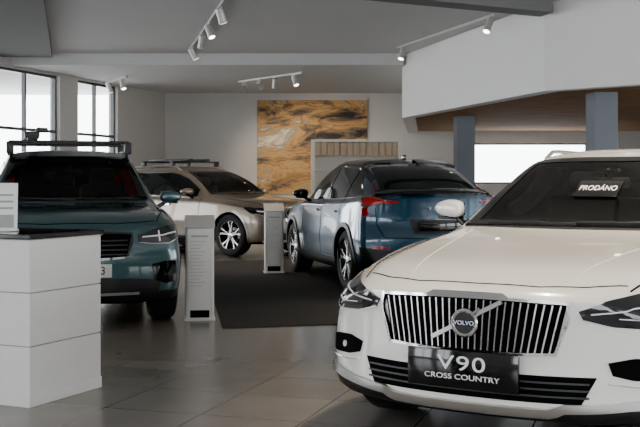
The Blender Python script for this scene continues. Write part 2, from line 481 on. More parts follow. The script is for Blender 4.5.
    def finish(self):
        for (part, m), bm in self.parts.items():
            new_obj(part, bm, M[m], self.empty, smooth=True, angle=35)
    def doors(self, xs, ztop=None, zbot=0.36):
        for x in xs:
            b = self.belt(x)-0.012
            self.strip('door_gaps', 'gap', 'side', [(x-0.02, b), (x, 0.75), (x-0.01, zbot)], 0.009, 0.0025, n=20)
    def handles(self, xs, z, m):
        for x in xs: self.patch('door_handles', m, 'side', [(x-0.1, z+0.014), (x+0.1, z+0.014)], [(x-0.1, z-0.014), (x+0.1, z-0.014)], 0.035, 6, 3)
    def rails(self, x0, x1, m='satin', h=0.035, yin=0.0):
        for s in (1, -1):
            bm = self.bm('roof_rails', m)
            xs = np.linspace(x0, x1, 14); prev = None
            for i, x in enumerate(xs):
                hh = h*min(1, min(i, 13-i)/1.0)
                p, n = self.cast('top', x, self.f[5](x)-0.03-yin, s)
                q = p+Vector((0, 0, hh))
                if prev is not None: cyl(bm, prev, q, 0.014, 8)
                prev = q

def hoodlines(c, x1, y0=0.5, y1=0.78, front=0.12):
    c.strip('hood_gaps', 'gap', 'top', [(front+0.16, y1-0.10), (0.6, y1-0.02), (x1, y1+0.0)], 0.008, 0.0025, n=24)

# ================================================================== WHITE ESTATE (foreground)
tabV = [(0, .25, .86, .68, .82, .745, .66, .775), (.03, .225, .885, .70, .845, .77, .68, .80), (.10, .21, .91, .735, .865, .80, .70, .83),
        (.35, .20, .935, .80, .88, .865, .72, .895), (.9, .20, .95, .885, .895, .935, .74, .965), (1.42, .20, .95, .93, .90, .98, .755, 1.025),
        (1.56, .20, .95, .94, .90, 1.0, .755, 1.045), (2.0, .20, .95, .955, .90, 1.21, .675, 1.275), (2.42, .20, .95, .965, .90, 1.395, .60, 1.465),
        (2.9, .20, .95, .97, .90, 1.46, .60, 1.53), (3.6, .20, .95, .985, .90, 1.455, .595, 1.53), (4.3, .22, .945, 1.0, .89, 1.39, .57, 1.46),
        (4.62, .25, .93, 1.0, .87, 1.26, .60, 1.36), (4.84, .28, .90, .97, .85, 1.03, .66, 1.09), (4.94, .33, .84, .92, .80, .96, .64, .99)]
a = math.radians(32)
V = Car('estate_car', tabV, 'paint_white', (0.67, 4.84), (math.sin(a), math.cos(a)), R=0.37, wheels=(0.90, 3.84), sweepF=0.34,
        nosep=pchip([0.2, 0.3, 0.5, 0.78, 1.1], [0.05, 0.0, 0.015, 0.03, 0.10]))
V.make_wheels(5); V.arches('black', 0.05); V.sills('black', 0.13)
V.windshield(1.60, 2.44); V.side_glass(1.80, 4.62, bp=(2.75, 3.75), chrome='chrome'); V.doors((1.72, 2.78, 3.75)); V.handles((2.55, 3.5), .84, 'paint_white')
V.patch('rear_window', 'glass', 'rear', [(-.5, 1.30), (.5, 1.30)], [(-.6, 1.06), (.6, 1.06)], nu=20, nv=8, sym=False)
V.patch('tail_lamps', 'red', 'rear', [(.62, 1.25), (.70, 1.2), (.80, .95)], [(.56, 1.22), (.62, .9), (.78, .78)])
V.mirrors(1.95, 0.985, 1.115)
V.rails(2.65, 4.35, 'satin')
hoodlines(V, 1.50)
V.strip('hood_gaps', 'gap', 'top', [(0.115, 0), (0.13, .3), (0.2, .5), (0.31, .66)], 0.007, 0.002, n=24)
V.strip('hood_creases', 'paint_white', 'top', [(0.22, .40), (0.8, .50), (1.42, .60)], 0.03, 0.004, n=30, nv=3)
V.patch('cowl', 'black', 'top', [(1.43, 0), (1.46, .35), (1.56, .70)], [(1.50, 0), (1.525, .35), (1.62, .72)], 0.004)
V.strip('wipers', 'black', 'top', [(1.58, .55), (1.56, .25), (1.53, -.02)], 0.018, 0.022, sym=False, n=16)
V.strip('wipers', 'black', 'top', [(1.56, .0), (1.58, -.3), (1.64, -.58)], 0.018, 0.022, sym=False, n=16)
V.grille(.770, .520, .455, .405, 26, bw=.0065, fw=.013, bars='bar')
V.emblem(.650, .058, .17)
V.headlight([(.50, .725), (.62, .770), (.78, .808), (.91, .815)], [(.52, .685), (.64, .655), (.80, .645), (.89, .69)],
            [([(.55, .712), (.64, .722), (.74, .738), (.85, .76)], .006), ([(.66, .695), (.74, .690), (.84, .70)], .004)])
ys = np.linspace(-1, 1, 21)
V.patch('lower_intake', 'gap', 'front', [(y*.58, .435) for y in ys], [(y*.52, .315) for y in ys], 0.006, 30, 6, sym=False)
for z in (.345, .375, .405): V.strip('intake_slats', 'black', 'front', [(-.55, z), (.55, z)], 0.008, 0.014, sym=False, n=20)
V.patch('corner_intake', 'gap', 'front', [(.62, .50), (.72, .522), (.84, .515), (.89, .50)], [(.64, .445), (.72, .425), (.83, .42), (.88, .435)], 0.008, 16, 6)
V.strip('corner_trim', 'chrome', 'front', [(.62, .412), (.72, .398), (.86, .402)], 0.006, 0.014)
V.patch('valance', 'black', 'front', [(y*.90, .285+.05*abs(y)**3) for y in ys], [(y*.86, .235) for y in ys], 0.012, 40, 4, sym=False)
sk = [(y*.88, .292+.055*abs(y)**4-.02*(abs(y) < .5)) for y in np.linspace(-1, 1, 41)]
V.strip('skid_trim', 'satin', 'front', sk, 0.036, 0.022, sym=False, n=50, nv=3)
b = V.bm('fog_lamps', 'led')
for s in (1, -1):
    p, n = V.cast('front', .76, .468, s); cyl(b, p, p+n*.013, .016, 20)
mt = V.board('plates', 'gloss_black', 'front', 0, .437, .55, .175, .045, .02)
V.mtext('V90', mt, .095, 'white', .025, sx=1.5, dz=.012, spacing=1.1); V.mtext('CROSS COUNTRY', mt, .034, 'white', -.035, sx=1.35, dz=.012)
V.mtext('VOLVO', V.frame_at('front', 0, .65, .036), .028, 'white', 0, sx=1.1, dz=.006)
mt = V.board('windscreen_sign', 'gloss_black', 'top', 1.95, -0.02, .27, .20, .012, .004, .001)
V.mtext('PRODÁNO', mt, .085, 'white', 0, sx=.56, dz=.004)
V.finish()

# ================================================================== SMALL SUV (left)
tabX = [(0, .28, .85, .80, .81, .86, .66, .89), (.03, .25, .875, .83, .84, .89, .69, .92), (.10, .23, .90, .86, .86, .93, .72, .96),
        (.35, .22, .92, .92, .88, .99, .75, 1.02), (.9, .22, .935, .985, .895, 1.05, .77, 1.08), (1.2, .22, .935, 1.01, .895, 1.07, .77, 1.105),
        (1.32, .22, .935, 1.02, .895, 1.09, .765, 1.13), (1.65, .22, .935, 1.03, .89, 1.32, .69, 1.38), (1.98, .22, .935, 1.035, .89, 1.51, .62, 1.57),
        (2.4, .22, .935, 1.04, .89, 1.57, .62, 1.64), (3.3, .22, .935, 1.05, .885, 1.565, .61, 1.64), (3.95, .24, .93, 1.09, .87, 1.50, .59, 1.58),
        (4.2, .27, .92, 1.10, .86, 1.33, .62, 1.42), (4.34, .30, .90, 1.06, .85, 1.12, .68, 1.17), (4.425, .34, .85, 1.0, .81, 1.05, .68, 1.08)]
a = math.radians(16)
X = Car('compact_suv', tabX, 'paint_teal', (-2.05, 9.0), (-math.sin(a), math.cos(a)), R=0.36, wheels=(0.87, 3.57), sweepF=0.26)
X.make_wheels(5); X.arches('black', 0.06); X.sills('black', 0.17)
X.windshield(1.36, 2.0); X.side_glass(1.60, 4.1, bp=(2.45, 3.3)); X.doors((1.5, 2.48, 3.4)); X.handles((2.25, 3.15), .93, 'paint_teal')
X.mirrors(1.66, 1.0, 1.14)
hoodlines(X, 1.25)
X.patch('rear_window', 'glass', 'rear', [(-.48, 1.5), (.48, 1.5)], [(-.6, 1.2), (.6, 1.2)], nu=20, nv=8, sym=False)
X.patch('tail_lamps', 'red', 'rear', [(.60, 1.4), (.68, 1.38), (.82, 1.0)], [(.56, 1.35), (.62, 1.0), (.80, .85)])
X.strip('hood_gaps', 'gap', 'top', [(0.12, 0), (0.13, .3), (0.19, .5), (0.28, .66)], 0.009, 0.002, n=24)
X.strip('hood_creases', 'paint_teal', 'top', [(0.22, .48), (0.7, .52), (1.2, .58)], 0.04, 0.006, n=30, nv=3)
X.grille(.855, .63, .43, .39, 0, 'gloss_black', None)
for z in (.67, .71, .75, .79): X.strip('grille_bars', 'black', 'front', [(-.40, z), (.40, z)], .012, .014, sym=False, n=16)
X.emblem(.745, .055, .18)
X.headlight([(.49, .835), (.62, .87), (.78, .90), (.88, .90)], [(.50, .77), (.62, .755), (.78, .755), (.87, .80)],
            [([(.53, .815), (.70, .825), (.85, .845)], .012), ([(.68, .865), (.69, .775)], .012)])
X.patch('lower_intake', 'black', 'front', [(y*.70, .47-.03*abs(y)**2) for y in ys], [(y*.66, .27) for y in ys], 0.010, 30, 6, sym=False)
X.patch('corner_intake', 'gloss_black', 'front', [(.62, .58), (.74, .60), (.84, .60)], [(.64, .44), (.74, .40), (.84, .42)], 0.010, 12, 6)
X.patch('valance', 'black', 'front', [(y*.88, .34) for y in ys], [(y*.86, .265) for y in ys], 0.012, 40, 4, sym=False)
X.strip('skid_trim', 'satin', 'front', [(-.5, .33), (.5, .33)], .02, .02, sym=False, n=20)
mt = X.board('plates', 'plate', 'front', 0, .535, .52, .115, .03, .012)
X.mtext('6AC 4463', mt, .10, 'ink', 0, sx=1.0, dz=.007)
X.patch('cowl', 'black', 'top', [(1.21, 0), (1.24, .35), (1.32, .70)], [(1.27, 0), (1.29, .35), (1.38, .72)], 0.004)
X.strip('wipers', 'black', 'top', [(1.36, .55), (1.32, .25), (1.29, -.02)], 0.02, 0.02, sym=False, n=16)
b = X.bm('roof_bars', 'black')
for x in (2.05, 2.95):
    bbox(b, (x, 0, 1.715), (.08, 1.22, .032), bevel=.01)
    for s in (1, -1):
        bbox(b, (x, s*.60, 1.655), (.11, .07, .13), bevel=.015)
X.rails(1.95, 3.9, 'black', .03)
b = X.bm('bike_carrier', 'black')
bbox(b, (2.5, .38, 1.75), (1.3, .09, .03), bevel=.008)
for x in (1.95, 2.3, 3.1): bbox(b, (x, .38, 1.785), (.14, .15, .06), bevel=.012)
cyl(b, (2.25, .38, 1.77), (2.1, .30, 1.86), .016, 10); bbox(b, (2.1, .28, 1.84), (.09, .12, .05), bevel=.012)
X.finish()

# ================================================================== COUPE SUV (rear view)
tabC = [(0, .28, .85, .80, .81, .86, .66, .89), (.03, .25, .875, .83, .84, .89, .69, .92), (.10, .23, .90, .86, .86, .93, .72, .96),
        (.35, .22, .92, .91, .88, .98, .75, 1.01), (.9, .22, .935, .975, .895, 1.03, .77, 1.06), (1.2, .22, .935, .995, .895, 1.05, .77, 1.09),
        (1.32, .22, .935, 1.005, .895, 1.08, .765, 1.12), (1.7, .22, .935, 1.015, .89, 1.33, .68, 1.39), (2.05, .22, .935, 1.02, .89, 1.47, .61, 1.53),
        (2.45, .22, .935, 1.03, .89, 1.525, .60, 1.59), (3.05, .22, .935, 1.04, .885, 1.50, .59, 1.57), (3.6, .23, .935, 1.06, .88, 1.385, .58, 1.46),
        (3.95, .25, .93, 1.08, .87, 1.26, .60, 1.33), (4.22, .28, .92, 1.09, .865, 1.14, .66, 1.19), (4.34, .30, .905, 1.085, .85, 1.12, .69, 1.16), (4.43, .35, .86, 1.04, .81, 1.08, .68, 1.11)]
Cc = Car('coupe_suv', tabC, 'paint_blue', (0.276, 16.24), (0.252, -0.968), R=0.36, wheels=(0.87, 3.57), sweepR=0.20, z=0.009,
         rearp=pchip([0.2, 0.35, 0.62, 0.85, 1.05, 1.3], [0.05, 0.0, 0.0, 0.06, 0.05, 0.0]))
Cc.make_wheels(5); Cc.arches('black', 0.055); Cc.sills('black', 0.15)
Cc.windshield(1.36, 2.05, interior=False); Cc.side_glass(1.62, 3.95, tail=.5, tailh=.15, bp=(2.45, 3.25)); Cc.doors((1.5, 2.48, 3.35)); Cc.handles((2.25, 3.12), .93, 'paint_blue')
Cc.mirrors(1.7, 1.0, 1.13, m='gloss_black')
Cc.patch('roof_panel', 'gloss_black', 'top', [(2.0, 0), (2.05, .40), (2.07, .60)], [(3.35, 0), (3.33, .40), (3.28, .59)], .004, 14, 20)
xsr = np.linspace(1.55, 3.75, 24)
Cc.patch('roof_panel', 'gloss_black', 'side', [(x, Cc.f[4](x)+.004) for x in xsr], [(x, Cc.f[4](x)-.055) for x in xsr], .005, 30, 4)
Cc.patch('rear_window', 'glass', 'top', [(3.42, 0), (3.41, .3), (3.40, .54)], [(4.16, 0), (4.14, .35), (4.08, .62)], .006, 14, 16)
Cc.patch('roof_spoiler', 'gloss_black', 'top', [(3.24, .06), (3.24, .3), (3.22, .56)], [(3.44, .06), (3.43, .3), (3.38, .56)], .03, 12, 4)
Cc.patch('deck_spoiler', 'gloss_black', 'rear', [(y*.66, 1.175) for y in ys], [(y*.70, 1.135) for y in ys], .03, 30, 4, sym=False)
Cc.patch('tail_lamps', 'red', 'rear', [(.50, 1.07), (.66, 1.085), (.76, 1.10), (.85, 1.10)], [(.50, 1.05), (.66, 1.045), (.76, 1.03), (.87, 1.01)], .012, 16, 6)
Cc.patch('tail_lamps', 'red', 'side', [(4.02, 1.115), (4.12, 1.115), (4.26, 1.10)], [(4.08, 1.09), (4.14, 1.06), (4.24, 1.01)], .010, 10, 5)
Cc.strip('tail_lamps', 'red', 'top', [(3.84, .628), (3.95, .648), (4.1, .69), (4.14, .74)], .012, .010, n=16)
Cc.patch('tail_lamps', 'red', 'rear', [(.83, 1.0), (.87, .99)], [(.81, .90), (.86, .90)], .010, 6, 6)
Cc.strip('hatch_gaps', 'gap', 'rear', [(.745, 1.0), (.73, .80), (.66, .66), (0, .64)], .009, .003, n=30)
Cc.patch('plate_recess', 'black', 'rear', [(y*.36, .86) for y in ys], [(y*.32, .70) for y in ys], .004, 16, 4, sym=False)
Cc.patch('rear_bumper', 'black', 'rear', [(y*.90, .50+.05*abs(y)**3) for y in ys], [(y*.86, .28) for y in ys], .012, 40, 6, sym=False)
Cc.patch('reflectors', 'red', 'rear', [(.60, .555), (.80, .565)], [(.60, .53), (.80, .54)], .014, 8, 3)
Cc.strip('skid_trim', 'satin', 'rear', [(-.45, .34), (.45, .34)], .05, .02, sym=False)
Cc.text('V O L V O', 'rear', 0, .985, .05, 'satin', .008, spacing=1.3)
mt = Cc.board('plates', 'gloss_black', 'rear', 0, .78, .52, .11, .02)
b = Cc.bm('roof_antenna', 'gloss_black')
bbox(b, (3.08, 0, 1.60), (.16, .035, .07), bevel=.015)
Cc.grille(.855, .66, .40, .37, 0, 'paint_blue', None)
Cc.headlight([(.49, .84), (.62, .87), (.88, .90)], [(.50, .78), (.62, .76), (.87, .80)], [([(.53, .82), (.85, .845)], .018)])
Cc.finish()

# ================================================================== SILVER SUV (back)
tabS = [(0, .28, .86, .76, .82, .82, .66, .85), (.03, .25, .885, .79, .85, .85, .69, .88), (.10, .23, .91, .82, .87, .88, .72, .915),
        (.35, .22, .935, .87, .89, .94, .75, .97), (.9, .22, .95, .93, .905, .99, .77, 1.02), (1.35, .22, .95, .965, .905, 1.03, .78, 1.065),
        (1.48, .22, .95, .975, .905, 1.05, .775, 1.09), (1.9, .22, .95, .985, .90, 1.29, .69, 1.35), (2.28, .22, .95, .99, .90, 1.45, .62, 1.51),
        (2.7, .22, .95, 1.0, .90, 1.53, .62, 1.60), (3.6, .22, .95, 1.02, .895, 1.52, .61, 1.59), (4.2, .24, .945, 1.05, .88, 1.44, .59, 1.52),
        (4.46, .27, .93, 1.05, .87, 1.28, .63, 1.37), (4.60, .30, .91, 1.0, .86, 1.07, .69, 1.12), (4.69, .34, .86, .95, .82, 1.0, .68, 1.03)]
al = math.radians(39)
Sv = Car('silver_suv', tabS, 'paint_silver', (-0.30, 18.45), (-math.cos(al), math.sin(al)), R=0.37, wheels=(0.90, 3.76), sweepF=0.28)
Sv.make_wheels(5); Sv.arches('paint_silver', 0.05, .008); Sv.sills('black', 0.12)
Sv.windshield(1.52, 2.3); Sv.side_glass(1.78, 4.35, bp=(2.7, 3.6), chrome='chrome'); Sv.doors((1.66, 2.72, 3.65)); Sv.handles((2.5, 3.45), .89, 'chrome')
Sv.mirrors(1.88, 1.0, 1.12)
hoodlines(Sv, 1.40)
Sv.grille(.80, .56, .43, .39, 18)
Sv.emblem(.69, .055, .18)
Sv.headlight([(.49, .785), (.62, .815), (.78, .85), (.90, .85)], [(.50, .72), (.62, .705), (.78, .705), (.885, .75)],
             [([(.53, .765), (.70, .775), (.86, .795)], .018), ([(.68, .815), (.69, .725)], .018)])
Sv.patch('headlight_lens', 'lampglass', 'side', [(.30, .84), (.48, .865), (.58, .86)], [(.30, .74), (.42, .76), (.58, .85)], .008, 12, 5)
Sv.patch('lower_intake', 'black', 'front', [(y*.75, .42) for y in ys], [(y*.68, .30) for y in ys], 0.010, 30, 5, sym=False)
Sv.strip('skid_trim', 'satin', 'front', [(-.8, .285), (.8, .285)], .03, .02, sym=False, n=30)
Sv.patch('tail_lamps', 'red', 'rear', [(.62, 1.3), (.70, 1.25), (.82, .95)], [(.58, 1.25), (.64, .95), (.80, .82)])
mt = Sv.board('plates', 'plate', 'front', 0, .50, .52, .11, .03)
Sv.rails(2.45, 4.2, 'satin', .045)
b = Sv.bm('roof_bars', 'black')
for x in (2.7, 3.5):
    bbox(b, (x, 0, 1.685), (.08, 1.25, .03), bevel=.01)
    for s in (1, -1): bbox(b, (x, s*.58, 1.64), (.10, .06, .09), bevel=.012)
for y in (-.2, .25): bbox(b, (3.1, y, 1.72), (1.1, .12, .04), bevel=.01)
Sv.finish()

# ================================================================== ROOM
def tile_mat():
    m = bpy.data.materials.new('floor_tiles'); m.use_nodes = True; nt = m.node_tree; b = nt.nodes['Principled BSDF']
    tc = nt.nodes.new('ShaderNodeTexCoord'); mp = nt.nodes.new('ShaderNodeMapping'); mp.inputs['Rotation'].default_value = (0, 0, math.radians(17.5))
    br = nt.nodes.new('ShaderNodeTexBrick'); br.offset = 0.0
    br.inputs['Scale'].default_value = 1.0; br.inputs['Brick Width'].default_value = 0.6; br.inputs['Row Height'].default_value = 0.6
    br.inputs['Mortar Size'].default_value = 0.005; br.inputs['Mortar Smooth'].default_value = 0.2
    br.inputs['Color1'].default_value = (.205, .186, .166, 1); br.inputs['Color2'].default_value = (.235, .213, .19, 1); br.inputs['Mortar'].default_value = (.07, .063, .055, 1)
    n = nt.nodes.new('ShaderNodeTexNoise'); n.inputs['Scale'].default_value = 3; n.inputs['Detail'].default_value = 6
    mx = nt.nodes.new('ShaderNodeMix'); mx.data_type = 'RGBA'; mx.blend_type = 'MULTIPLY'; mx.inputs[0].default_value = 0.3
    nt.links.new(tc.outputs['Object'], mp.inputs['Vector']); nt.links.new(mp.outputs[0], br.inputs['Vector']); nt.links.new(tc.outputs['Object'], n.inputs['Vector'])
    nt.links.new(br.outputs['Color'], mx.inputs[6]); nt.links.new(n.outputs['Fac'], mx.inputs[7]); nt.links.new(mx.outputs[2], b.inputs['Base Color'])
    b.inputs['Roughness'].default_value = 0.22
    return m
M['tiles'] = tile_mat()
M['wall'] = mat('wall_plaster', (.58, .565, .54), .85, noise=.03, nscale=2)
M['ceil'] = mat('ceiling_paint', (.60, .60, .60), .9, noise=.03, nscale=1)
M['ceil_dark'] = mat('ceiling_dark', (.16, .16, .16), .9, noise=.05)
M['fascia'] = mat('fascia_plaster', (.78, .77, .75), .8, noise=.02, nscale=2)
M['frame'] = mat('window_frame_grey', (.10, .11, .115), .4, .3)
M['column'] = mat('column_paint', (.14, .16, .185), .6, noise=.04)
M['carpet'] = mat('carpet_fabric', (.055, .053, .051), .95, noise=.5, nscale=90, bump=.4, spec=.1)
def wood_mat():
    m = bpy.data.materials.new('soffit_wood'); m.use_nodes = True; nt = m.node_tree; b = nt.nodes['Principled BSDF']
    tc = nt.nodes.new('ShaderNodeTexCoord'); mp = nt.nodes.new('ShaderNodeMapping'); mp.inputs['Scale'].default_value = (1, 9, 1)
    n = nt.nodes.new('ShaderNodeTexNoise'); n.inputs['Scale'].default_value = 2.5; n.inputs['Detail'].default_value = 8
    cr = nt.nodes.new('ShaderNodeValToRGB'); cr.color_ramp.elements[0].position = .3; cr.color_ramp.elements[0].color = (.20, .115, .06, 1)
    cr.color_ramp.elements[1].position = .75; cr.color_ramp.elements[1].color = (.40, .25, .14, 1)
    nt.links.new(tc.outputs['Object'], mp.inputs[0]); nt.links.new(mp.outputs[0], n.inputs['Vector']); nt.links.new(n.outputs['Fac'], cr.inputs[0]); nt.links.new(cr.outputs[0], b.inputs['Base Color'])
    b.inputs['Roughness'].default_value = .9; b.inputs['Specular IOR Level'].default_value = .1
    return m
M['wood'] = wood_mat()

bm = bmesh.new(); prism(bm, [(-16, -6), (13, -6), (13, 28.6), (-16, 28.6)], -0.2, 0.0); new_obj('floor', bm, M['tiles'])

def wall(name, p0, p1, z0, z1, ops, th, m):
    p0 = Vector((*p0, 0)); p1 = Vector((*p1, 0)); d = (p1-p0); Ln = d.length; d.normalize(); nrm = Vector((-d.y, d.x, 0))
    bm = bmesh.new(); ang = math.atan2(d.y, d.x)
    def seg(a, b, za, zb):
        if b-a < 1e-4 or zb-za < 1e-4: return
        c = p0+d*(a+b)/2+nrm*th/2; bbox(bm, (c.x, c.y, (za+zb)/2), (b-a, abs(th), zb-za), rotz=ang)
    t = 0
    for (a, b, za, zb) in sorted(ops):
        seg(t, a, z0, z1); seg(a, b, z0, za); seg(a, b, zb, z1); t = b
    seg(t, Ln, z0, z1)
    new_obj(name, bm, m)
    return p0, d, nrm, ang
WN = [0]
def window(p0, d, nrm, ang, a, b, za, zb, th, cols, rows, fw=.07, m='frame'):
    WN[0] += 1; bm = bmesh.new()
    def bar(a0, b0, z0, z1):
        c = p0+d*(a0+b0)/2+nrm*th*0.5; bbox(bm, (c.x, c.y, (z0+z1)/2), (b0-a0, .08, z1-z0), rotz=ang)
    bar(a, b, za, za+fw); bar(a, b, zb-fw, zb); bar(a, a+fw, za+fw, zb-fw); bar(b-fw, b, za+fw, zb-fw)
    for i in range(1, cols):
        x = a+(b-a)*i/cols; bar(x-fw/2, x+fw/2, za+fw, zb-fw)
    for z in rows:
        for i in range(cols):
            x0 = a+(b-a)*i/cols+(fw if i == 0 else fw/2); x1 = a+(b-a)*(i+1)/cols-(fw if i == cols-1 else fw/2)
            bar(x0, x1, z-fw/2, z+fw/2)
    new_obj('window_%d' % WN[0], bm, M[m])

B = Vector((-4.13, 28.0)); dl = Vector((-0.301, -0.954)).normalized()
E = B+dl*34.5
ops = [(2.6, 4.46, .35, 3.62)]
t = 5.22
while t < 31: ops.append((t, t+2.4, .35, 3.62)); t += 3.16
w = wall('wall_left', tuple(B), tuple(E), 0, 4.1, ops, -0.25, M['wall'])
for (a_, b_, za, zb) in ops: window(*w, a_, b_, za, zb, -0.25, 2, (2.4,), fw=.06)
ops = [(4.08+4.13, 7.15+4.13, 1.25, 2.34)]
w = wall('wall_back', (-4.13, 28), (12.2, 28), 0, 4.1, ops, 0.25, M['wall'])
window(*w, *ops[0], 0.25, 1, (), fw=.05)
ops = [(13.0+i*4.0, 16.4+i*4.0, .3, 3.3) for i in range(5)]
w = wall('wall_right', (12.2, 28), (12.2, -5), 0, 4.1, ops, 0.25, M['wall'])
for o in ops: window(*w, *o, .25, 2, (2.4,), fw=.07)
ops = [(1.0+i*4.4, 4.6+i*4.4, .9, 3.3) for i in range(4)]
w = wall('wall_front', (12.2, -5), (-14.6, -5), 0, 4.1, ops, -0.25, M['wall'])
for o in ops: window(*w, *o, -.25, 3, (2.5,), fw=.07)

bm = bmesh.new(); prism(bm, [(-16, -6), (13, -6), (13, 21.6), (-16, 21.6)], 3.91, 4.2); new_obj('ceiling', bm, M['ceil'])
bm = bmesh.new(); prism(bm, [(-16, 21.6), (13, 21.6), (13, 28.6), (-16, 28.6)], 3.67, 4.2); new_obj('ceiling', bm, M['ceil'])
bm = bmesh.new(); prism(bm, [(-5.36, 21.0), (-3.6, 13.6), (-15, 13.6), (-15, 21.0)], 3.80, 3.905); new_obj('ceiling_panel', bm, M['ceil_dark'])
bm = bmesh.new(); prism(bm, [(-8, 21.25), (1.7, 21.25), (1.7, 21.6), (-8, 21.6)], 3.67, 3.905); new_obj('trim_1', bm, M['ceil'])
bm = bmesh.new(); prism(bm, [(-4.0, 11.4), (3.2, 15.25), (3.3, 14.85), (-3.9, 11.0)], 3.70, 3.905); new_obj('trim_2', bm, M['ceil_dark'])
path = [(1.69, 21.59), (3.25, 15.2), (4.33, 14.2), (9, 11), (12.15, 9.6)]
inner = [(1.95, 21.59), (3.47, 15.32), (4.45, 14.4), (9.1, 11.2), (12.15, 9.9)]
bm = bmesh.new(); prism(bm, path+inner[::-1], 2.62, 3.90); new_obj('mezzanine_fascia', bm, M['fascia'])
bm = bmesh.new(); prism(bm, [(1.69, 21.61), (1.95, 21.61), (2.6, 27.95), (2.34, 27.95)], 2.62, 3.665); new_obj('trim_3', bm, M['fascia'])
bm = bmesh.new(); prism(bm, [(1.96, 21.6)]+[(x, y) for x, y in inner[1:]]+[(12.15, 27.95), (2.61, 27.95)], 2.66, 2.76); new_obj('mezzanine_soffit', bm, M['wood'])
for (x, y) in ((2.98, 21.7), (4.28, 15.95)):
    bm = bmesh.new(); bbox(bm, (x, y, 1.329), (.37, .37, 2.655), bevel=.01, rotz=.1); bbox(bm, (x, y, .05), (.42, .42, .1), rotz=.1, bevel=.005); new_obj('column', bm, M['column'])
bm = bmesh.new(); prism(bm, [(-0.86, 9.3), (3.6, 10.4), (4.2, 18.2), (-1.95, 17.2)], 0.0, 0.008); new_obj('carpet', bm, M['carpet'])
bm = bmesh.new(); bbox(bm, (4.0, 27.98, .05), (16.2, .03, .1)); new_obj('baseboard_back', bm, M['frame'])

# ------------------------------------------------ picture
def painting_mat():
    m = bpy.data.materials.new('painting_print'); m.use_nodes = True; nt = m.node_tree; b = nt.nodes['Principled BSDF']
    tc = nt.nodes.new('ShaderNodeTexCoord'); mp = nt.nodes.new('ShaderNodeMapping'); mp.inputs['Scale'].default_value = (.7, 1, 2.0); mp.inputs['Rotation'].default_value = (0, math.radians(28), 0); mp.inputs['Location'].default_value = (5.1, 0, .7)
    n1 = nt.nodes.new('ShaderNodeTexNoise'); n1.inputs['Scale'].default_value = 1.0; n1.inputs['Detail'].default_value = 14; n1.inputs['Roughness'].default_value = .68; n1.inputs['Distortion'].default_value = .7
    cr = nt.nodes.new('ShaderNodeValToRGB'); e = cr.color_ramp.elements
    e[0].position = .38; e[0].color = (.02, .015, .01, 1); e[1].position = .66; e[1].color = (.78, .66, .48, 1)
    for p, c in ((.43, (.12, .09, .065)), (.48, (.38, .20, .065)), (.53, (.58, .34, .11)), (.58, (.30, .24, .18))):
        q = e.new(p); q.color = (*c, 1)
    vo = nt.nodes.new('ShaderNodeTexVoronoi'); vo.feature = 'DISTANCE_TO_EDGE'; vo.inputs['Scale'].default_value = .8
    n2 = nt.nodes.new('ShaderNodeTexNoise'); n2.inputs['Scale'].default_value = 2.0; n2.inputs['Detail'].default_value = 6
    ad = nt.nodes.new('ShaderNodeVectorMath'); ad.operation = 'MULTIPLY_ADD'; ad.inputs[1].default_value = (.9, .9, .9)
    mr = nt.nodes.new('ShaderNodeMapRange'); mr.inputs['From Min'].default_value = 0.0; mr.inputs['From Max'].default_value = .02; mr.inputs['To Min'].default_value = .8; mr.inputs['To Max'].default_value = 0
    mx = nt.nodes.new('ShaderNodeMix'); mx.data_type = 'RGBA'; mx.inputs[7].default_value = (.06, .035, .02, 1)
    L = nt.links.new
    L(tc.outputs['Object'], mp.inputs[0]); L(mp.outputs[0], n1.inputs['Vector']); L(mp.outputs[0], n2.inputs['Vector'])
    L(n2.outputs['Color'], ad.inputs[0]); L(mp.outputs[0], ad.inputs[2]); L(ad.outputs[0], vo.inputs['Vector'])
    L(vo.outputs['Distance'], mr.inputs[0]); L(n1.outputs['Fac'], cr.inputs[0]); L(cr.outputs[0], mx.inputs[6]); L(mr.outputs[0], mx.inputs[0]); L(mx.outputs[2], b.inputs['Base Color'])
    b.inputs['Roughness'].default_value = .6
    return m
bm = bmesh.new(); bbox(bm, (0, 0, 0), (2.93, .05, 2.50), bevel=.006)
o = new_obj('wall_picture', bm, painting_mat()); o.location = (-.21, 27.965, 2.23)

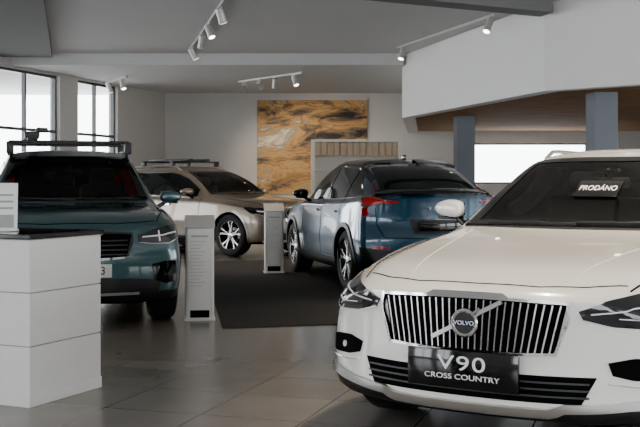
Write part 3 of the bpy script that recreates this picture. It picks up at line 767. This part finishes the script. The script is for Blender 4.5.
# ------------------------------------------------ info stands
M['stand'] = mat('stand_metal', (.58, .56, .53), .4, .2)
M['print_grey'] = mat('print_grey', (.33, .33, .32), .6)
def stand(loc, rz, z=0.0):
    e = empty('info_stand', (*loc, z), rz)
    bm = bmesh.new(); w, dp = .27, .16
    prof = []
    for cx, cy, a0 in ((w/2-.03, dp/2-.03, 0), (-w/2+.03, dp/2-.03, 90), (-w/2+.03, -dp/2+.03, 180), (w/2-.03, -dp/2+.03, 270)):
        for k in range(5):
            t = math.radians(a0+k*22.5); prof.append((cx+.03*math.cos(t), cy+.03*math.sin(t)))
    def ztop(y): return .86+(y+dp/2)*0.6
    rings = []
    for lvl in range(4):
        r = []
        for x, y in prof:
            zz = (.012, .02, .5, None)[lvl] if lvl < 3 else ztop(y)
            r.append(bm.verts.new((x, y, zz)))
        rings.append(r)
    n = len(prof)
    for a_, b_ in zip(rings[:-1], rings[1:]):
        for i in range(n): bm.faces.new((a_[i], a_[(i+1) % n], b_[(i+1) % n], b_[i]))
    bm.faces.new(rings[-1]); bm.faces.new(rings[0][::-1])
    new_obj('sleeve', bm, M['stand'], e, True, 30)
    bm = bmesh.new(); bbox(bm, (0, 0, .007), (.29, .28, .014), bevel=.004); new_obj('base_plate', bm, M['stand'], e)
    bm = bmesh.new(); sl = math.atan(.6)
    bbox(bm, (0, 0, .925), (.285, .21, .016), mtx=Matrix.Rotation(sl, 4, 'X'), bevel=.005); new_obj('reading_panel', bm, M['stand'], e)
    bm = bmesh.new(); bbox(bm, (0, -dp/2-.001, .06), (.18, .006, .07)); new_obj('base_slot', bm, M['gap'], e)
    bm = bmesh.new()
    for i in range(14): bbox(bm, (-.02-.01*(i % 3), -dp/2-.002, .74-i*.032), (.15-.03*(i % 3), .004, .005))
    bbox(bm, (.0, -dp/2-.002, .79), (.16, .004, .02))
    new_obj('printed_text', bm, M['print_grey'], e)
stand((-1.14, 9.95), .12); stand((-.66, 15.0), .1, .009)

# ------------------------------------------------ counter
M['cw'] = mat('counter_laminate', (.70, .69, .67), .45)
e = empty('reception_counter', (-1.67, 6.04, 0), math.atan2(.62, .28))
Lr, Ll = .68, 1.15
bm = bmesh.new()
hts = [(.06, .345), (.351, .655), (.661, .965)]
for z0, z1 in hts: bbox(bm, (Lr/2, Ll/2, (z0+z1)/2), (Lr, Ll, z1-z0), bevel=.004)
new_obj('panels', bm, M['cw'], e)
bm = bmesh.new(); bbox(bm, (Lr/2, Ll/2, .51), (Lr-.02, Ll-.02, .89)); new_obj('core', bm, mat('counter_seam', (.3, .29, .28), .7), e)
bm = bmesh.new(); bbox(bm, (Lr/2, Ll/2, .035), (Lr+.01, Ll+.01, .07), bevel=.003); new_obj('plinth', bm, M['cw'], e)
bm = bmesh.new(); bbox(bm, (Lr/2, Ll/2, .983), (Lr+.03, Ll+.03, .03), bevel=.006); new_obj('worktop', bm, M['gloss_black'], e)
e2 = empty('leaflet_holder', (-1.96, 6.42, 1.0), .15)
bm = bmesh.new(); bbox(bm, (0, 0, .005), (.22, .10, .01), bevel=.002); bbox(bm, (0, .02, .15), (.21, .006, .29), mtx=Matrix.Rotation(-.12, 4, 'X'), bevel=.001); new_obj('holder', bm, M['plate'], e2)
bm = bmesh.new()
for i in range(3): bbox(bm, (.02, .012+(.22-.04*i-.15)*.12, .22-.04*i), (.12, .003, .012), mtx=Matrix.Rotation(-.12, 4, 'X'))
bbox(bm, (.0, .002, .06), (.17, .02, .08)); new_obj('leaflet_print', bm, M['print_grey'], e2)

# ------------------------------------------------ display cabinet behind the coupe
e = empty('display_cabinet', (.72, 21.0, 0), 0)
M['cab'] = mat('cabinet_laminate', (.60, .56, .49), .5)
M['slat'] = mat('cabinet_slats', (.38, .28, .18), .5, noise=.2, nscale=8)
bm = bmesh.new()
for x in (-.86, .86): bbox(bm, (x, 0, 1.07), (.08, .5, 2.14), bevel=.004)
bbox(bm, (0, 0, 2.12), (1.64, .5, .05)); bbox(bm, (0, .22, 1.05), (1.64, .04, 2.08))
for z in (.1, .6, 1.1, 1.55): bbox(bm, (0, -.02, z), (1.64, .44, .04))
new_obj('carcass', bm, M['cab'], e)
bm = bmesh.new()
for i in range(13): bbox(bm, (-.77+i*.128, -.23, 1.95), (.10, .03, .27), bevel=.004)
bbox(bm, (0, -.21, 1.95), (1.62, .01, .24)); new_obj('slats', bm, M['slat'], e)

# ------------------------------------------------ track spotlights
M['lampmetal'] = mat('track_metal', (.55, .55, .54), .4, .4)
M['bulb'] = mat('lamp_bulb', (1.0, .86, .66), .4, emit=12)
def track(p0, p1, z, ts, aims, power=40):
    e = empty('track_light', (0, 0, 0)); p0 = Vector(p0); p1 = Vector(p1); d = (p1-p0)
    bm = bmesh.new(); c = (p0+p1)/2
    bbox(bm, (c.x, c.y, z-.02), (d.length, .04, .04), rotz=math.atan2(d.y, d.x)); new_obj('rail', bm, M['lampmetal'], e)
    bm = bmesh.new(); bb = bmesh.new()
    for t, aim in zip(ts, aims):
        q = p0+d*t; top = Vector((q.x, q.y, z-.04)); piv = top-Vector((0, 0, .10))
        cyl(bm, top, piv, .018, 8); bbox(bm, top, (.12, .05, .03), rotz=math.atan2(d.y, d.x))
        a = Vector(aim).normalized()
        cyl(bm, piv-a*.08, piv+a*.12, .058, 18); cyl(bm, piv+a*.12, piv+a*.14, .066, 18)
        cyl(bb, piv+a*.139, piv+a*.143, .05, 18)
        ld = bpy.data.lights.new('spot', 'SPOT'); ld.energy = power; ld.color = (1, .84, .64); ld.spot_size = math.radians(70); ld.spot_blend = .7; ld.shadow_soft_size = .06
        lo = bpy.data.objects.new('spot_lamp', ld); COL.objects.link(lo); lo.location = piv+a*.2; lo.rotation_euler = a.to_track_quat('-Z', 'Y').to_euler(); lo.parent = e
    new_obj('spot_heads', bm, M['lampmetal'], e, True, 35); new_obj('spot_lenses', bb, M['bulb'], e)
track((-1.25, 14.4, 0), (-2.55, 20.6, 0), 3.905, (.16, .42, .62, .9), [(.3, .3, -1), (.4, -.3, -1), (-.2, .4, -1), (.5, .2, -1)], 130)
track((1.5, 20.2, 0), (2.7, 16.2, 0), 3.905, (.06, .95), [(-.3, -.3, -1), (-.4, -.4, -1)], 200)
track((-1.9, 24.6, 0), (-.4, 22.6, 0), 3.67, (.1, .35, .6, .9), [(.3, .9, -.6), (.4, .9, -.5), (-.1, .5, -1), (.3, -.3, -1)], 200)
track((-5.1, 24.9, 0), (-4.3, 23.4, 0), 3.67, (.2, .8), [(.3, .2, -1), (.3, -.3, -1)], 80)
track((3.4, 13.2, 0), (5.0, 11.8, 0), 3.905, (.2, .8), [(-.3, -.5, -1), (-.6, -.6, -1)], 350)
track((0.5, 5.0, 0), (3.5, 8.0, 0), 3.905, (.15, .5, .85), [(.1, .1, -1), (.1, .1, -1), (.1, .1, -1)], 400)

# ------------------------------------------------ world
wd = bpy.data.worlds.new('World'); scene.world = wd; wd.use_nodes = True; nt = wd.node_tree
bg = nt.nodes['Background']; bg.inputs['Color'].default_value = (.93, .965, 1.0, 1); bg.inputs['Strength'].default_value = 9.0

# ------------------------------------------------ camera
cd = bpy.data.cameras.new('camera'); cam = bpy.data.objects.new('camera', cd); COL.objects.link(cam)
cam.location = (0, 0, 1.3); cam.rotation_euler = (math.pi/2, 0, 0)
cd.sensor_width = 36; cd.lens = 1050/640*36; cd.shift_y = -31.5/640; cd.clip_end = 200
scene.camera = cam
scene.view_settings.view_transform = 'AgX'
try: scene.view_settings.look = 'AgX - Punchy'
except Exception: pass
scene.view_settings.exposure = 0.8
